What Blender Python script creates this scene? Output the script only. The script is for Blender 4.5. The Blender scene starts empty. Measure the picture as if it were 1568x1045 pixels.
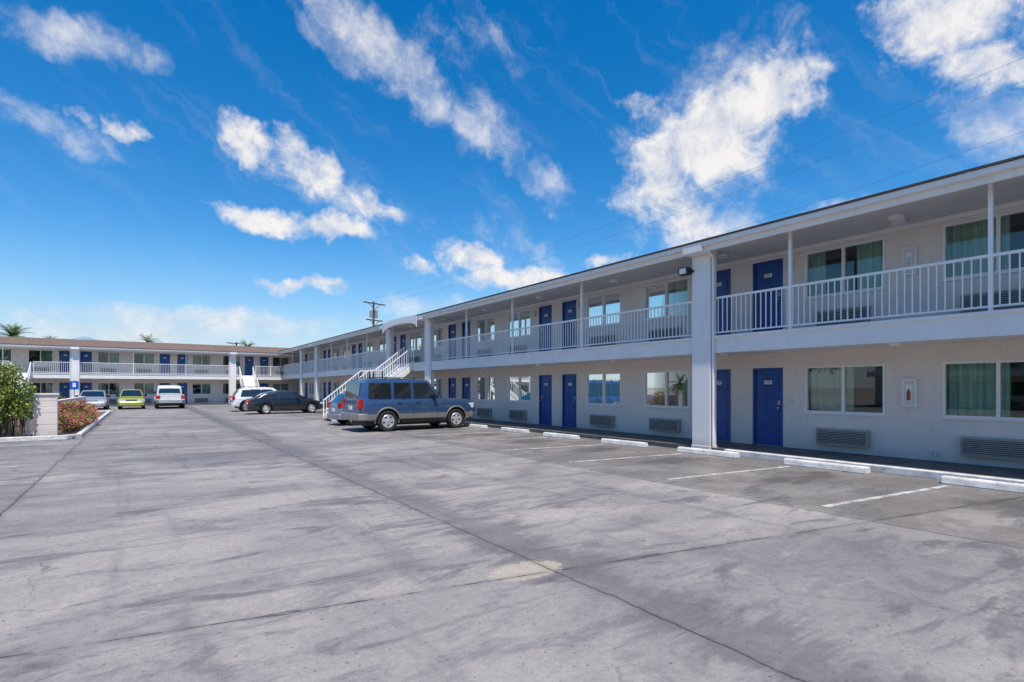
import bpy, bmesh, math, random
from mathutils import Vector, Matrix
random.seed(7)
ZOOM=1.0; UC,VC=784,522.5
scene=bpy.context.scene
W=bpy.data.worlds.new("World"); scene.world=W; W.use_nodes=True
try:
    W.cycles.sampling_method='MANUAL'; W.cycles.sample_map_resolution=256
except Exception: pass
scene.view_settings.view_transform='Standard'
try: scene.view_settings.look='None'
except Exception: pass
scene.view_settings.exposure=0
TH=math.radians(35); F=813.0; HZ=594.0; CH=1.65

# ---------------------------------------------------------------- node helper
class NT:
    def __init__(s,tree): s.t=tree; s.n=tree.nodes; s.l=tree.links
    def new(s,typ,**kw):
        n=s.n.new(typ)
        for k,v in kw.items(): setattr(n,k,v)
        return n
    def put(s,inp,v):
        if isinstance(v,bpy.types.NodeSocket): s.l.new(v,inp)
        else: inp.default_value=v
    def m(s,op,a,b=0.0,c=0.0,clamp=False):
        n=s.new('ShaderNodeMath',operation=op); n.use_clamp=clamp
        s.put(n.inputs[0],a); s.put(n.inputs[1],b); s.put(n.inputs[2],c); return n.outputs[0]
    def vm(s,op,a,b=(0,0,0)):
        n=s.new('ShaderNodeVectorMath',operation=op); s.put(n.inputs[0],a); s.put(n.inputs[1],b)
        return n.outputs['Value'] if op in('LENGTH','DOT_PRODUCT') else n.outputs[0]
    def mp(s,v,loc=(0,0,0),rot=(0,0,0),sc=(1,1,1),typ='POINT'):
        n=s.new('ShaderNodeMapping',vector_type=typ); s.put(n.inputs[0],v)
        n.inputs['Location'].default_value=loc;n.inputs['Rotation'].default_value=rot;n.inputs['Scale'].default_value=sc
        return n.outputs[0]
    def noise(s,v,scale=5,detail=4,rough=.5,dist=0):
        n=s.new('ShaderNodeTexNoise'); s.put(n.inputs['Vector'],v)
        n.inputs['Scale'].default_value=scale;n.inputs['Detail'].default_value=detail
        n.inputs['Roughness'].default_value=rough;n.inputs['Distortion'].default_value=dist
        return n.outputs['Fac']
    def rng(s,v,a,b,c=0.,d=1.,smooth=True):
        n=s.new('ShaderNodeMapRange'); n.interpolation_type='SMOOTHSTEP' if smooth else 'LINEAR'
        s.put(n.inputs['Value'],v)
        n.inputs['From Min'].default_value=a;n.inputs['From Max'].default_value=b
        n.inputs['To Min'].default_value=c;n.inputs['To Max'].default_value=d
        return n.outputs[0]
    def mix(s,f,a,b,blend='MIX'):
        n=s.new('ShaderNodeMix',data_type='RGBA',blend_type=blend)
        s.put(n.inputs[0],f); s.put(n.inputs[6],a); s.put(n.inputs[7],b); return n.outputs[2]
def c4(c): return (c[0],c[1],c[2],1.0)
def newmat(name):
    m=bpy.data.materials.new(name); m.use_nodes=True
    t=NT(m.node_tree); b=m.node_tree.nodes['Principled BSDF']
    return m,t,b
def simple(name,col,rough=.6,metal=0,var=.12,scale=3,bump=0,bscale=60,spec=.5,coat=0,dirt=None):
    m,t,b=newmat(name)
    tc=t.new('ShaderNodeTexCoord').outputs['Object']
    n=t.noise(tc,scale,3,.6)
    lo=tuple(c*(1-var) for c in col); hi=tuple(min(1,c*(1+var)) for c in col)
    c=t.mix(t.rng(n,.3,.7),c4(lo),c4(hi))
    t.put(b.inputs['Base Color'],c)
    b.inputs['Roughness'].default_value=rough; b.inputs['Metallic'].default_value=metal
    b.inputs['Specular IOR Level'].default_value=spec
    b.inputs['Coat Weight'].default_value=coat
    if bump:
        bp=t.new('ShaderNodeBump'); bp.inputs['Strength'].default_value=bump; bp.inputs['Distance'].default_value=.01
        t.put(bp.inputs['Height'],t.noise(tc,bscale,2,.6)); t.put(b.inputs['Normal'],bp.outputs[0])
    return m

# materials
def wallmat(name,col,bump=.35,grime=.22):
    m,t,b=newmat(name)
    tc=t.new('ShaderNodeTexCoord').outputs['Object']
    z=t.new('ShaderNodeSeparateXYZ'); t.put(z.inputs[0],tc)
    n=t.noise(tc,1.3,4,.6); n2=t.noise(t.mp(tc,sc=(5,5,.6)),1.5,3,.6)
    c=t.mix(t.rng(n,.3,.75),c4([v*.93 for v in col]),c4(col))
    c=t.mix(t.m('MULTIPLY',t.rng(n2,.5,.8),grime),c,(.45,.40,.34,1))
    low=t.m('MULTIPLY',t.rng(z.outputs[2],.1,.45,1,0),t.rng(n,.3,.7,.15,.55))
    c=t.mix(low,c,(.42,.37,.32,1))
    t.put(b.inputs['Base Color'],c); b.inputs['Roughness'].default_value=.8
    if bump:
        bp=t.new('ShaderNodeBump'); bp.inputs['Strength'].default_value=bump; bp.inputs['Distance'].default_value=.008
        t.put(bp.inputs['Height'],t.noise(tc,45,1,.6)); t.put(b.inputs['Normal'],bp.outputs[0])
    return m
M={}
M['wall']=wallmat('stucco_wall',(.80,.715,.645))
M['trim']=wallmat('white_trim',(.85,.82,.785),.12,.18)
M['rail']=simple('white_rail_paint',(.85,.83,.80),.4,var=.04)
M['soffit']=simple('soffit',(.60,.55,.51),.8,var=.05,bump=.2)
M['blue']=simple('blue_door_paint',(.018,.075,.28),.38,var=.10,scale=2)
M['frame']=simple('window_frame',(.80,.79,.76),.4,var=.03)
M['jamb']=simple('door_jamb',(.62,.62,.62),.5,var=.03)
M['ac']=simple('ac_unit',(.34,.32,.30),.5,var=.06)
M['acd']=simple('ac_slot',(.05,.05,.05),.6,var=.05)
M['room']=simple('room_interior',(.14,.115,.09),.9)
M['roof']=simple('roof_shingle',(.17,.115,.085),.9,var=.3,scale=6,bump=.4)
M['edge']=simple('roof_drip_edge',(.07,.055,.05),.7,var=.2)
M['dark']=simple('dark_metal',(.03,.03,.03),.5)
M['wire']=simple('power_line_wire',(.06,.065,.07),.5)
M['black']=simple('black_plastic',(.012,.012,.013),.55,var=.2)
M['steel']=simple('galvanised_steel',(.4,.4,.41),.4,metal=.7)
M['red']=simple('red_paint',(.40,.03,.03),.35)
M['conc']=simple('walkway_concrete_shaded',(.11,.105,.105),.85,var=.3,scale=2.5,bump=.3)  # concrete colour darkened to include the contact shadow under the balcony
M['curb']=simple('white_curb_paint',(.64,.62,.59),.75,var=.2,scale=5,bump=.5,bscale=25)
M['wood']=simple('pole_wood',(.12,.085,.06),.9,var=.3,scale=2)
M['white']=simple('sign_white',(.8,.8,.8),.5,var=.02)
M['bluesign']=simple('sign_blue',(.01,.10,.45),.4,var=.02)
M['soil']=simple('soil',(.16,.11,.08),.95,var=.3,scale=4,bump=.5)
def curtain(name,col):
    m,t,b=newmat(name)
    tc=t.new('ShaderNodeTexCoord').outputs['Object']
    n=t.noise(t.mp(tc,sc=(9,9,.3)),2,2,.5)
    t.put(b.inputs['Base Color'],t.mix(t.rng(n,.3,.7),c4([v*.72 for v in col]),c4(col)))
    b.inputs['Roughness'].default_value=.9
    return m
M['cur_g']=curtain('curtain_green',(.42,.60,.48))
M['cur_w']=curtain('curtain_sheer',(.55,.62,.56))
M['cur_d']=curtain('curtain_dark',(.10,.11,.10))
def glassmat():
    m,t,b=newmat('window_glass')
    out=t.n['Material Output']
    tc=t.new('ShaderNodeTexCoord').outputs['Object']
    g=t.new('ShaderNodeBsdfGlossy'); g.inputs['Roughness'].default_value=.015
    g.inputs['Color'].default_value=(.85,.9,.88,1)
    bp=t.new('ShaderNodeBump'); bp.inputs['Strength'].default_value=.05; bp.inputs['Distance'].default_value=.02
    t.put(bp.inputs['Height'],t.noise(tc,1.2,0,.4)); t.put(g.inputs['Normal'],bp.outputs[0])
    tr=t.new('ShaderNodeBsdfTransparent'); tr.inputs['Color'].default_value=(.72,.80,.76,1)
    fr=t.new('ShaderNodeFresnel'); fr.inputs['IOR'].default_value=1.55
    f=t.m('ADD',t.m('MULTIPLY',fr.outputs[0],1.3),.04,clamp=True)
    mx=t.new('ShaderNodeMixShader'); t.put(mx.inputs[0],f); t.put(mx.inputs[1],tr.outputs[0]); t.put(mx.inputs[2],g.outputs[0])
    t.put(out.inputs['Surface'],mx.outputs[0]); return m
M['glass']=glassmat()

# ---------------------------------------------------------------- mesh builder
class MB:
    def __init__(s): s.v=[];s.f=[];s.mi=[]
    def add(s,vs,fs,mi=0):
        o=len(s.v); s.v+=[tuple(v) for v in vs]; s.f+=[tuple(i+o for i in f) for f in fs]; s.mi+=[mi]*len(fs)
    def box(s,x0,x1,y0,y1,z0,z1,P=None,mi=0):
        vs=[(x,y,z) for z in(z0,z1) for y in(y0,y1) for x in(x0,x1)]
        if P: vs=[P(*v) for v in vs]
        s.add(vs,[(0,1,3,2),(4,6,7,5),(0,4,5,1),(2,3,7,6),(0,2,6,4),(1,5,7,3)],mi)
    def beam(s,a,b,w,h,mi=0):
        a=Vector(a);b=Vector(b);d=(b-a).normalized()
        up=Vector((0,0,1)) if abs(d.z)<.95 else Vector((1,0,0))
        r=d.cross(up).normalized()*w/2; u=r.cross(d).normalized()*h/2
        vs=[p+i*r+j*u for p in(a,b) for i,j in((-1,-1),(1,-1),(1,1),(-1,1))]
        s.add(vs,[(0,3,2,1),(4,5,6,7),(0,1,5,4),(1,2,6,5),(2,3,7,6),(3,0,4,7)],mi)
    def cyl(s,a,b,r0,r1=None,n=12,mi=0):
        if r1 is None:r1=r0
        a=Vector(a);b=Vector(b);d=(b-a).normalized()
        up=Vector((0,0,1)) if abs(d.z)<.95 else Vector((1,0,0))
        r=d.cross(up).normalized(); u=r.cross(d).normalized()
        vs=[]
        for p,R in((a,r0),(b,r1)):
            for i in range(n):
                an=2*math.pi*i/n; vs.append(p+R*(math.cos(an)*r+math.sin(an)*u))
        fs=[(i,(i+1)%n,n+(i+1)%n,n+i) for i in range(n)]+[tuple(range(n-1,-1,-1)),tuple(range(n,2*n))]
        s.add(vs,fs,mi)
    def prism(s,pts,d0,d1,fn,mi=0):
        n=len(pts); vs=[fn(p[0],p[1],d0) for p in pts]+[fn(p[0],p[1],d1) for p in pts]
        fs=[(i,(i+1)%n,n+(i+1)%n,n+i) for i in range(n)]+[tuple(range(n-1,-1,-1)),tuple(range(n,2*n))]
        s.add(vs,fs,mi)
    def build(s,name,mats,parent=None,recalc=True,smooth=False,bevel=0):
        me=bpy.data.meshes.new(name); me.from_pydata(s.v,[],s.f)
        if not isinstance(mats,(list,tuple)): mats=[mats]
        for m in mats: me.materials.append(m)
        me.polygons.foreach_set('material_index',s.mi); me.update()
        if recalc:
            bm=bmesh.new(); bm.from_mesh(me); bmesh.ops.recalc_face_normals(bm,faces=bm.faces); bm.to_mesh(me); bm.free()
        if smooth:
            me.shade_smooth(); me.set_sharp_from_angle(angle=math.radians(38))
        ob=bpy.data.objects.new(name,me); scene.collection.objects.link(ob)
        if parent: ob.parent=parent
        if bevel:
            bv=ob.modifiers.new('bevel','BEVEL'); bv.width=bevel; bv.segments=2; bv.limit_method='ANGLE'
        return ob
def empty(name,loc=(0,0,0),rz=0):
    e=bpy.data.objects.new(name,None); e.location=loc; e.rotation_euler=(0,0,rz); e.empty_display_size=.3
    scene.collection.objects.link(e); return e

# ---------------------------------------------------------------- camera
cd=bpy.data.cameras.new('camera'); cam=bpy.data.objects.new('camera',cd); scene.collection.objects.link(cam)
cam.location=(0,0,CH); cam.rotation_euler=(math.pi/2,0,-TH)
cd.sensor_width=36; cd.lens=F/1568*36*ZOOM; cd.shift_y=(HZ-VC)/1568*ZOOM; cd.shift_x=(UC-784)/1568*ZOOM; cd.clip_end=12000; cd.clip_start=.05
scene.camera=cam

# ---------------------------------------------------------------- sun + sky
SE=math.radians(66); SA=math.radians(197)
S=Vector((math.sin(SA)*math.cos(SE),math.cos(SA)*math.cos(SE),math.sin(SE)))
ld=bpy.data.lights.new('sun','SUN'); ld.energy=4.8; ld.angle=math.radians(.5); ld.color=(1,.94,.86)
sun=bpy.data.objects.new('sun',ld); scene.collection.objects.link(sun); sun.location=(0,0,40)
sun.rotation_euler=S.to_track_quat('Z','Y').to_euler()

def azel(u,v):
    r=(u-784)/F; up=(HZ-v)/F
    x=math.sin(TH)+r*math.cos(TH); y=math.cos(TH)-r*math.sin(TH)
    return math.atan2(x,y), math.atan2(up,math.hypot(x,y))
t=NT(W.node_tree); bg=W.node_tree.nodes['Background']
sky=t.new('ShaderNodeTexSky'); sky.sky_type='NISHITA'; sky.sun_disc=False
sky.sun_elevation=SE; sky.sun_rotation=SA; sky.altitude=100; sky.air_density=1.0; sky.dust_density=.6; sky.ozone_density=2.0
tc=t.new('ShaderNodeTexCoord').outputs['Generated']
sp=t.new('ShaderNodeSeparateXYZ'); t.put(sp.inputs[0],tc)
az=t.m('ARCTAN2',sp.outputs[0],sp.outputs[1]); el=t.m('ARCSINE',sp.outputs[2])
cb=t.new('ShaderNodeCombineXYZ'); t.put(cb.inputs[0],az); t.put(cb.inputs[1],el); P0=cb.outputs[0]
wn=t.new('ShaderNodeTexNoise'); t.put(wn.inputs['Vector'],P0); wn.inputs['Scale'].default_value=9; wn.inputs['Detail'].default_value=4; wn.inputs['Roughness'].default_value=.65
warp=t.vm('MULTIPLY',t.vm('SUBTRACT',wn.outputs['Color'],(.5,.5,.5)),(.11,.09,0))
Pw=t.vm('ADD',P0,warp)
def blobs(lst):
    acc=None
    for (u1,v1,u2,v2,w,a) in lst:
        a1=azel(u1,v1);a2=azel(u2,v2)
        cx=(a1[0]+a2[0])/2;cy=(a1[1]+a2[1])/2
        dx=a2[0]-a1[0];dy=a2[1]-a1[1]; L=math.hypot(dx,dy)/2
        pxs=math.hypot(dx,dy)/math.hypot(u2-u1,v2-v1)
        hw=w*pxs
        q=t.mp(Pw,(cx,cy,0),(0,0,math.atan2(dy,dx)),(L+hw*.6,hw,1),'TEXTURE')
        mk=t.rng(t.vm('LENGTH',q),0.1,1.45,a,0)
        acc=mk if acc is None else t.m('MAXIMUM',acc,mk)
    return acc
cir=blobs([(450,-20,640,120,62,.95),(600,70,700,190,52,.9),(680,150,790,250,55,.85),(760,230,900,330,38,.7),
 (600,10,830,90,60,.5),(-20,10,260,100,55,.9),(-20,140,220,245,42,.75),(380,230,660,350,45,.8),
 (1190,90,980,310,150,1),(980,290,1200,390,60,.8),(1470,130,1580,230,70,.8),(1200,335,1430,288,28,.8),
 (0,482,560,500,32,1),(-20,508,420,514,26,.95),(560,478,760,462,22,.8),(680,340,900,430,50,.55)])
puf=blobs([(1215,95,1150,190,82,1.12),(1170,150,1000,270,105,1.15),(1080,220,970,300,95,1.12),(990,290,1110,370,52,1),(950,155,1030,155,22,.7),
 (1350,40,1568,10,75,1),(1450,80,1590,120,55,1),
 (340,185,420,225,48,1.05),(420,210,520,290,50,1.05),(520,290,620,335,28,.85),
 (300,310,470,350,26,1.05),(440,340,575,360,26,1.05),
 (650,370,790,400,24,.95),(700,415,880,425,28,1),(625,398,670,408,18,.8),(380,430,540,438,20,.85),
 (85,158,140,180,20,.65),(155,186,235,212,19,.75),(885,397,965,402,16,.8)])
nf=t.noise(t.mp(Pw,rot=(0,0,math.radians(-38)),sc=(1,.17,1),typ='TEXTURE'),3.2,5,.62,.3)
nc=t.noise(P0,17,7,.66,.3)
nm=t.m('ADD',t.m('MULTIPLY',nf,.45),t.m('MULTIPLY',nc,.55))
dc=t.m('MULTIPLY',t.rng(t.m('ADD',t.m('MULTIPLY',cir,.85),t.m('MULTIPLY',t.m('SUBTRACT',nm,.5),1.9)),.24,1.15),.80)
dp=t.m('MULTIPLY',t.rng(t.m('ADD',puf,t.m('MULTIPLY',t.m('SUBTRACT',nm,.5),2.4)),.28,1.05),.98)
gen=t.m('MULTIPLY',t.rng(nf,.5,.8),.12)
dens=t.m('MAXIMUM',t.m('MAXIMUM',dc,dp),gen)
dens=t.m('MULTIPLY',dens,t.rng(sp.outputs[2],-.02,.03))
hs=t.new('ShaderNodeHueSaturation'); hs.inputs['Saturation'].default_value=1.48; hs.inputs['Value'].default_value=1.20
t.put(hs.inputs['Color'],sky.outputs[0])
K=1/.14
ccol=t.mix(t.rng(nc,.35,.65),(.68*K,.71*K,.79*K,1),(.95*K,.92*K,.90*K,1))
haze=t.rng(el,.0,.26,.60,0)
skyc=t.mix(haze,hs.outputs[0],(.38*K,.58*K,.80*K,1))
skyc=t.mix(t.rng(el,.02,.15,.55,0),skyc,(.68*K,.74*K,.82*K,1))
fin=t.mix(dens,skyc,ccol)
t.put(bg.inputs['Color'],fin); bg.inputs['Strength'].default_value=.14

# ---------------------------------------------------------------- ground
g=MB(); g.add([(-5000,-5000,0),(5000,-5000,0),(5000,5000,0),(-5000,5000,0)],[(0,1,2,3)])
g.build('ground',simple('desert_ground',(.27,.23,.18),.95,var=.25,scale=.05))
def lotmat():
    m,t,b=newmat('parking_concrete')
    tc=t.new('ShaderNodeTexCoord').outputs['Object']
    s=t.new('ShaderNodeSeparateXYZ'); t.put(s.inputs[0],tc); X,Y=s.outputs[0],s.outputs[1]
    w=t.m('MULTIPLY',t.m('SUBTRACT',t.noise(tc,1.6,5,.65),.5),.18)
    big=t.noise(t.mp(tc,rot=(0,0,.25),sc=(.45,.9,1)),.55,5,.6,.4)
    mid=t.noise(t.mp(tc,rot=(0,0,-.35),sc=(.6,1.3,1)),1.5,6,.65,.8)
    fine=t.noise(tc,70,2,.7); fine2=t.noise(tc,14,4,.65)
    c=t.mix(t.rng(big,.32,.68),(.215,.205,.20,1),(.345,.32,.298,1))
    c=t.mix(t.m('MULTIPLY',t.rng(mid,.50,.68),.60),c,(.14,.138,.146,1))
    c=t.mix(t.m('MULTIPLY',t.rng(mid,.28,.42,1,0),.5),c,(.41,.375,.34,1))
    cx=t.m('FLOOR',t.m('DIVIDE',t.m('ADD',X,1.45),4.48)); cy=t.m('FLOOR',t.m('DIVIDE',t.m('SUBTRACT',t.m('ADD',Y,t.m('MULTIPLY',X,.2)),4.3),8.6))
    cc=t.new('ShaderNodeCombineXYZ'); t.put(cc.inputs[0],cx); t.put(cc.inputs[1],cy)
    wn=t.new('ShaderNodeTexWhiteNoise',noise_dimensions='2D'); t.put(wn.inputs['Vector'],cc.outputs[0])
    c=t.mix(1,c,t.mix(wn.outputs['Value'],(.85,.85,.86,1),(1.12,1.09,1.06,1)),'MULTIPLY')
    pk=t.m('MULTIPLY',t.rng(t.m('ADD',X,w),7.3,7.55),t.rng(t.noise(tc,.8,4,.6,.3),.35,.62,.2,.7))
    c=t.mix(pk,c,(.15,.132,.118,1))
    # oil drips near each stall centre
    fy=t.m('MULTIPLY',t.m('SUBTRACT',t.m('FRACT',t.m('DIVIDE',t.m('SUBTRACT',Y,.85),2.72)),.5),2.72/.55)
    fx=t.m('DIVIDE',t.m('SUBTRACT',X,9.9),1.0)
    od=t.m('ADD',t.m('ADD',t.m('MULTIPLY',fx,fx),t.m('MULTIPLY',fy,fy)),t.m('MULTIPLY',t.m('SUBTRACT',mid,.5),5.5))
    c=t.mix(t.rng(od,.1,1.3,.68,0),c,(.06,.056,.056,1))
    sm=t.noise(t.mp(tc,loc=(9,2,0),rot=(0,0,.5),sc=(.5,1.6,1)),1.1,5,.68,1.2)
    c=t.mix(t.m('MULTIPLY',t.rng(sm,.52,.66),.66),c,(.10,.098,.108,1))
    trk=t.noise(t.mp(tc,loc=(4,2,0),sc=(2.2,.22,1)),1.0,4,.6,.3)
    c=t.mix(t.m('MULTIPLY',t.rng(trk,.52,.72),.42),c,(.12,.117,.125,1))
    # grime collected along the main joint
    jd=t.m('ADD',t.m('ABSOLUTE',t.m('SUBTRACT',X,3.25)),t.m('MULTIPLY',t.m('SUBTRACT',sm,.5),2.6))
    c=t.mix(t.rng(jd,.05,.55,.55,0),c,(.085,.083,.09,1))
    dx=t.m('DIVIDE',t.m('SUBTRACT',X,2.85),.42); dy=t.m('DIVIDE',t.m('SUBTRACT',Y,3.85),.22)
    pd=t.m('ADD',t.m('ADD',t.m('MULTIPLY',dx,dx),t.m('MULTIPLY',dy,dy)),t.m('MULTIPLY',t.m('SUBTRACT',fine2,.5),2.2))
    c=t.mix(t.rng(pd,.7,1.0,.8,0),c,(.44,.38,.30,1))
    c=t.mix(.8,c,t.mix(t.rng(fine,.3,.7),(.86,.86,.86,1),(1.10,1.10,1.10,1)),'MULTIPLY')
    c=t.mix(.9,c,t.mix(t.rng(fine2,.3,.72),(.88,.88,.89,1),(1.08,1.07,1.06,1)),'MULTIPLY')
    sp2=t.rng(t.noise(tc,26,0,.5),.76,.80); c=t.mix(t.m('MULTIPLY',sp2,.5),c,(.06,.055,.05,1))
    lines=None
    brk=t.rng(fine2,.25,.5,.3,.9)
    def seam(expr,wd):
        a=t.m('ABSOLUTE',expr); soft=t.m('MULTIPLY',t.rng(a,wd,wd*9,1,0),.16); hard=t.rng(a,wd*.6,wd*1.5,1,0)
        return t.m('MAXIMUM',soft,t.m('MULTIPLY',hard,brk))
    for x0 in(-6.0,-1.48,3.05,7.4,):
        e=seam(t.m('ADD',t.m('SUBTRACT',X,x0),t.m('MULTIPLY',w,.7)),.011); lines=e if lines is None else t.m('MAXIMUM',lines,e)
    yy=t.m('ADD',Y,t.m('MULTIPLY',X,.2))
    pp=t.m('PINGPONG',t.m('SUBTRACT',yy,4.3),4.3)
    e=seam(t.m('ADD',pp,t.m('MULTIPLY',w,.7)),.010); lines=t.m('MAXIMUM',lines,e)
    c=t.mix(lines,c,(.055,.05,.05,1))
    vo=t.new('ShaderNodeTexVoronoi',feature='DISTANCE_TO_EDGE'); vo.inputs['Scale'].default_value=.30
    nz=t.new('ShaderNodeTexNoise'); t.put(nz.inputs['Vector'],tc); nz.inputs['Scale'].default_value=1.6; nz.inputs['Detail'].default_value=4
    t.put(vo.inputs['Vector'],t.vm('ADD',tc,t.vm('MULTIPLY',nz.outputs['Color'],(1.0,1.0,0))))
    cr=t.m('MULTIPLY',t.rng(vo.outputs[0],.0008,.0035,1,0),t.rng(big,.46,.58,0,.55))
    c=t.mix(cr,c,(.08,.075,.075,1))
    t.put(b.inputs['Base Color'],c)
    t.put(b.inputs['Roughness'],t.rng(big,.3,.7,.72,.9))
    b.inputs['Specular IOR Level'].default_value=.3
    bp=t.new('ShaderNodeBump'); bp.inputs['Strength'].default_value=.35; bp.inputs['Distance'].default_value=.006
    t.put(bp.inputs['Height'],t.noise(tc,40,2,.7)); t.put(b.inputs['Normal'],bp.outputs[0])
    return m
g=MB(); g.add([(-30,-40,.004),(40,-40,.004),(40,75,.004),(-30,75,.004)],[(0,1,2,3)]); g.build('parking_lot',lotmat())

def paintmat():
    m,t,b=newmat('worn_line_paint'); out=t.n['Material Output']
    tc=t.new('ShaderNodeTexCoord').outputs['Object']
    b.inputs['Base Color'].default_value=(.62,.60,.57,1); b.inputs['Roughness'].default_value=.8
    tr=t.new('ShaderNodeBsdfTransparent'); mx=t.new('ShaderNodeMixShader')
    f=t.rng(t.m('ADD',t.noise(tc,4,4,.7),t.m('MULTIPLY',t.noise(tc,45,1,.7),.35)),.50,.78,.12,.88)
    t.put(mx.inputs[0],f); t.put(mx.inputs[1],tr.outputs[0]); t.put(mx.inputs[2],b.outputs[0]); t.put(out.inputs['Surface'],mx.outputs[0]); return m
pm=MB()
def stripe(x0,y0,x1,y1,w=.1):
    d=Vector((x1-x0,y1-y0,0)).normalized(); n=Vector((-d.y,d.x,0))*w/2
    a=Vector((x0,y0,.008));b=Vector((x1,y1,.008)); pm.add([a-n,b-n,b+n,a+n],[(0,1,2,3)])
for k in range(-2,16):
    y=3.54+2.66*k
    if 24.5<y<29: continue
    stripe(7.75,y,11.1,y-.44)
for k in range(0,7): stripe(-3.6,4.0+2.7*k,-1.9,4.3+2.7*k,.09)
for k in range(8): stripe(-4.2+2.7*k,49.5,-4.2+2.7*k,54.5)
pm.build('parking_line_markings',paintmat())

for k in range(-1,16):
    yc=2.45+2.74*k
    if 25<yc<29: continue
    mb=MB(); r=random.uniform(-.05,.05); x=11.40+random.uniform(-.06,.06)
    L=.80; mb.prism([(-.10,0),(.10,0),(.075,.11),(.05,.13),(-.05,.13),(-.075,.11)],-L,L,lambda p,q,d:(p+d*r,d,q))
    o=mb.build('wheel_stop',M['curb'],bevel=.014); o.location=(x,yc,.005)

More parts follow.
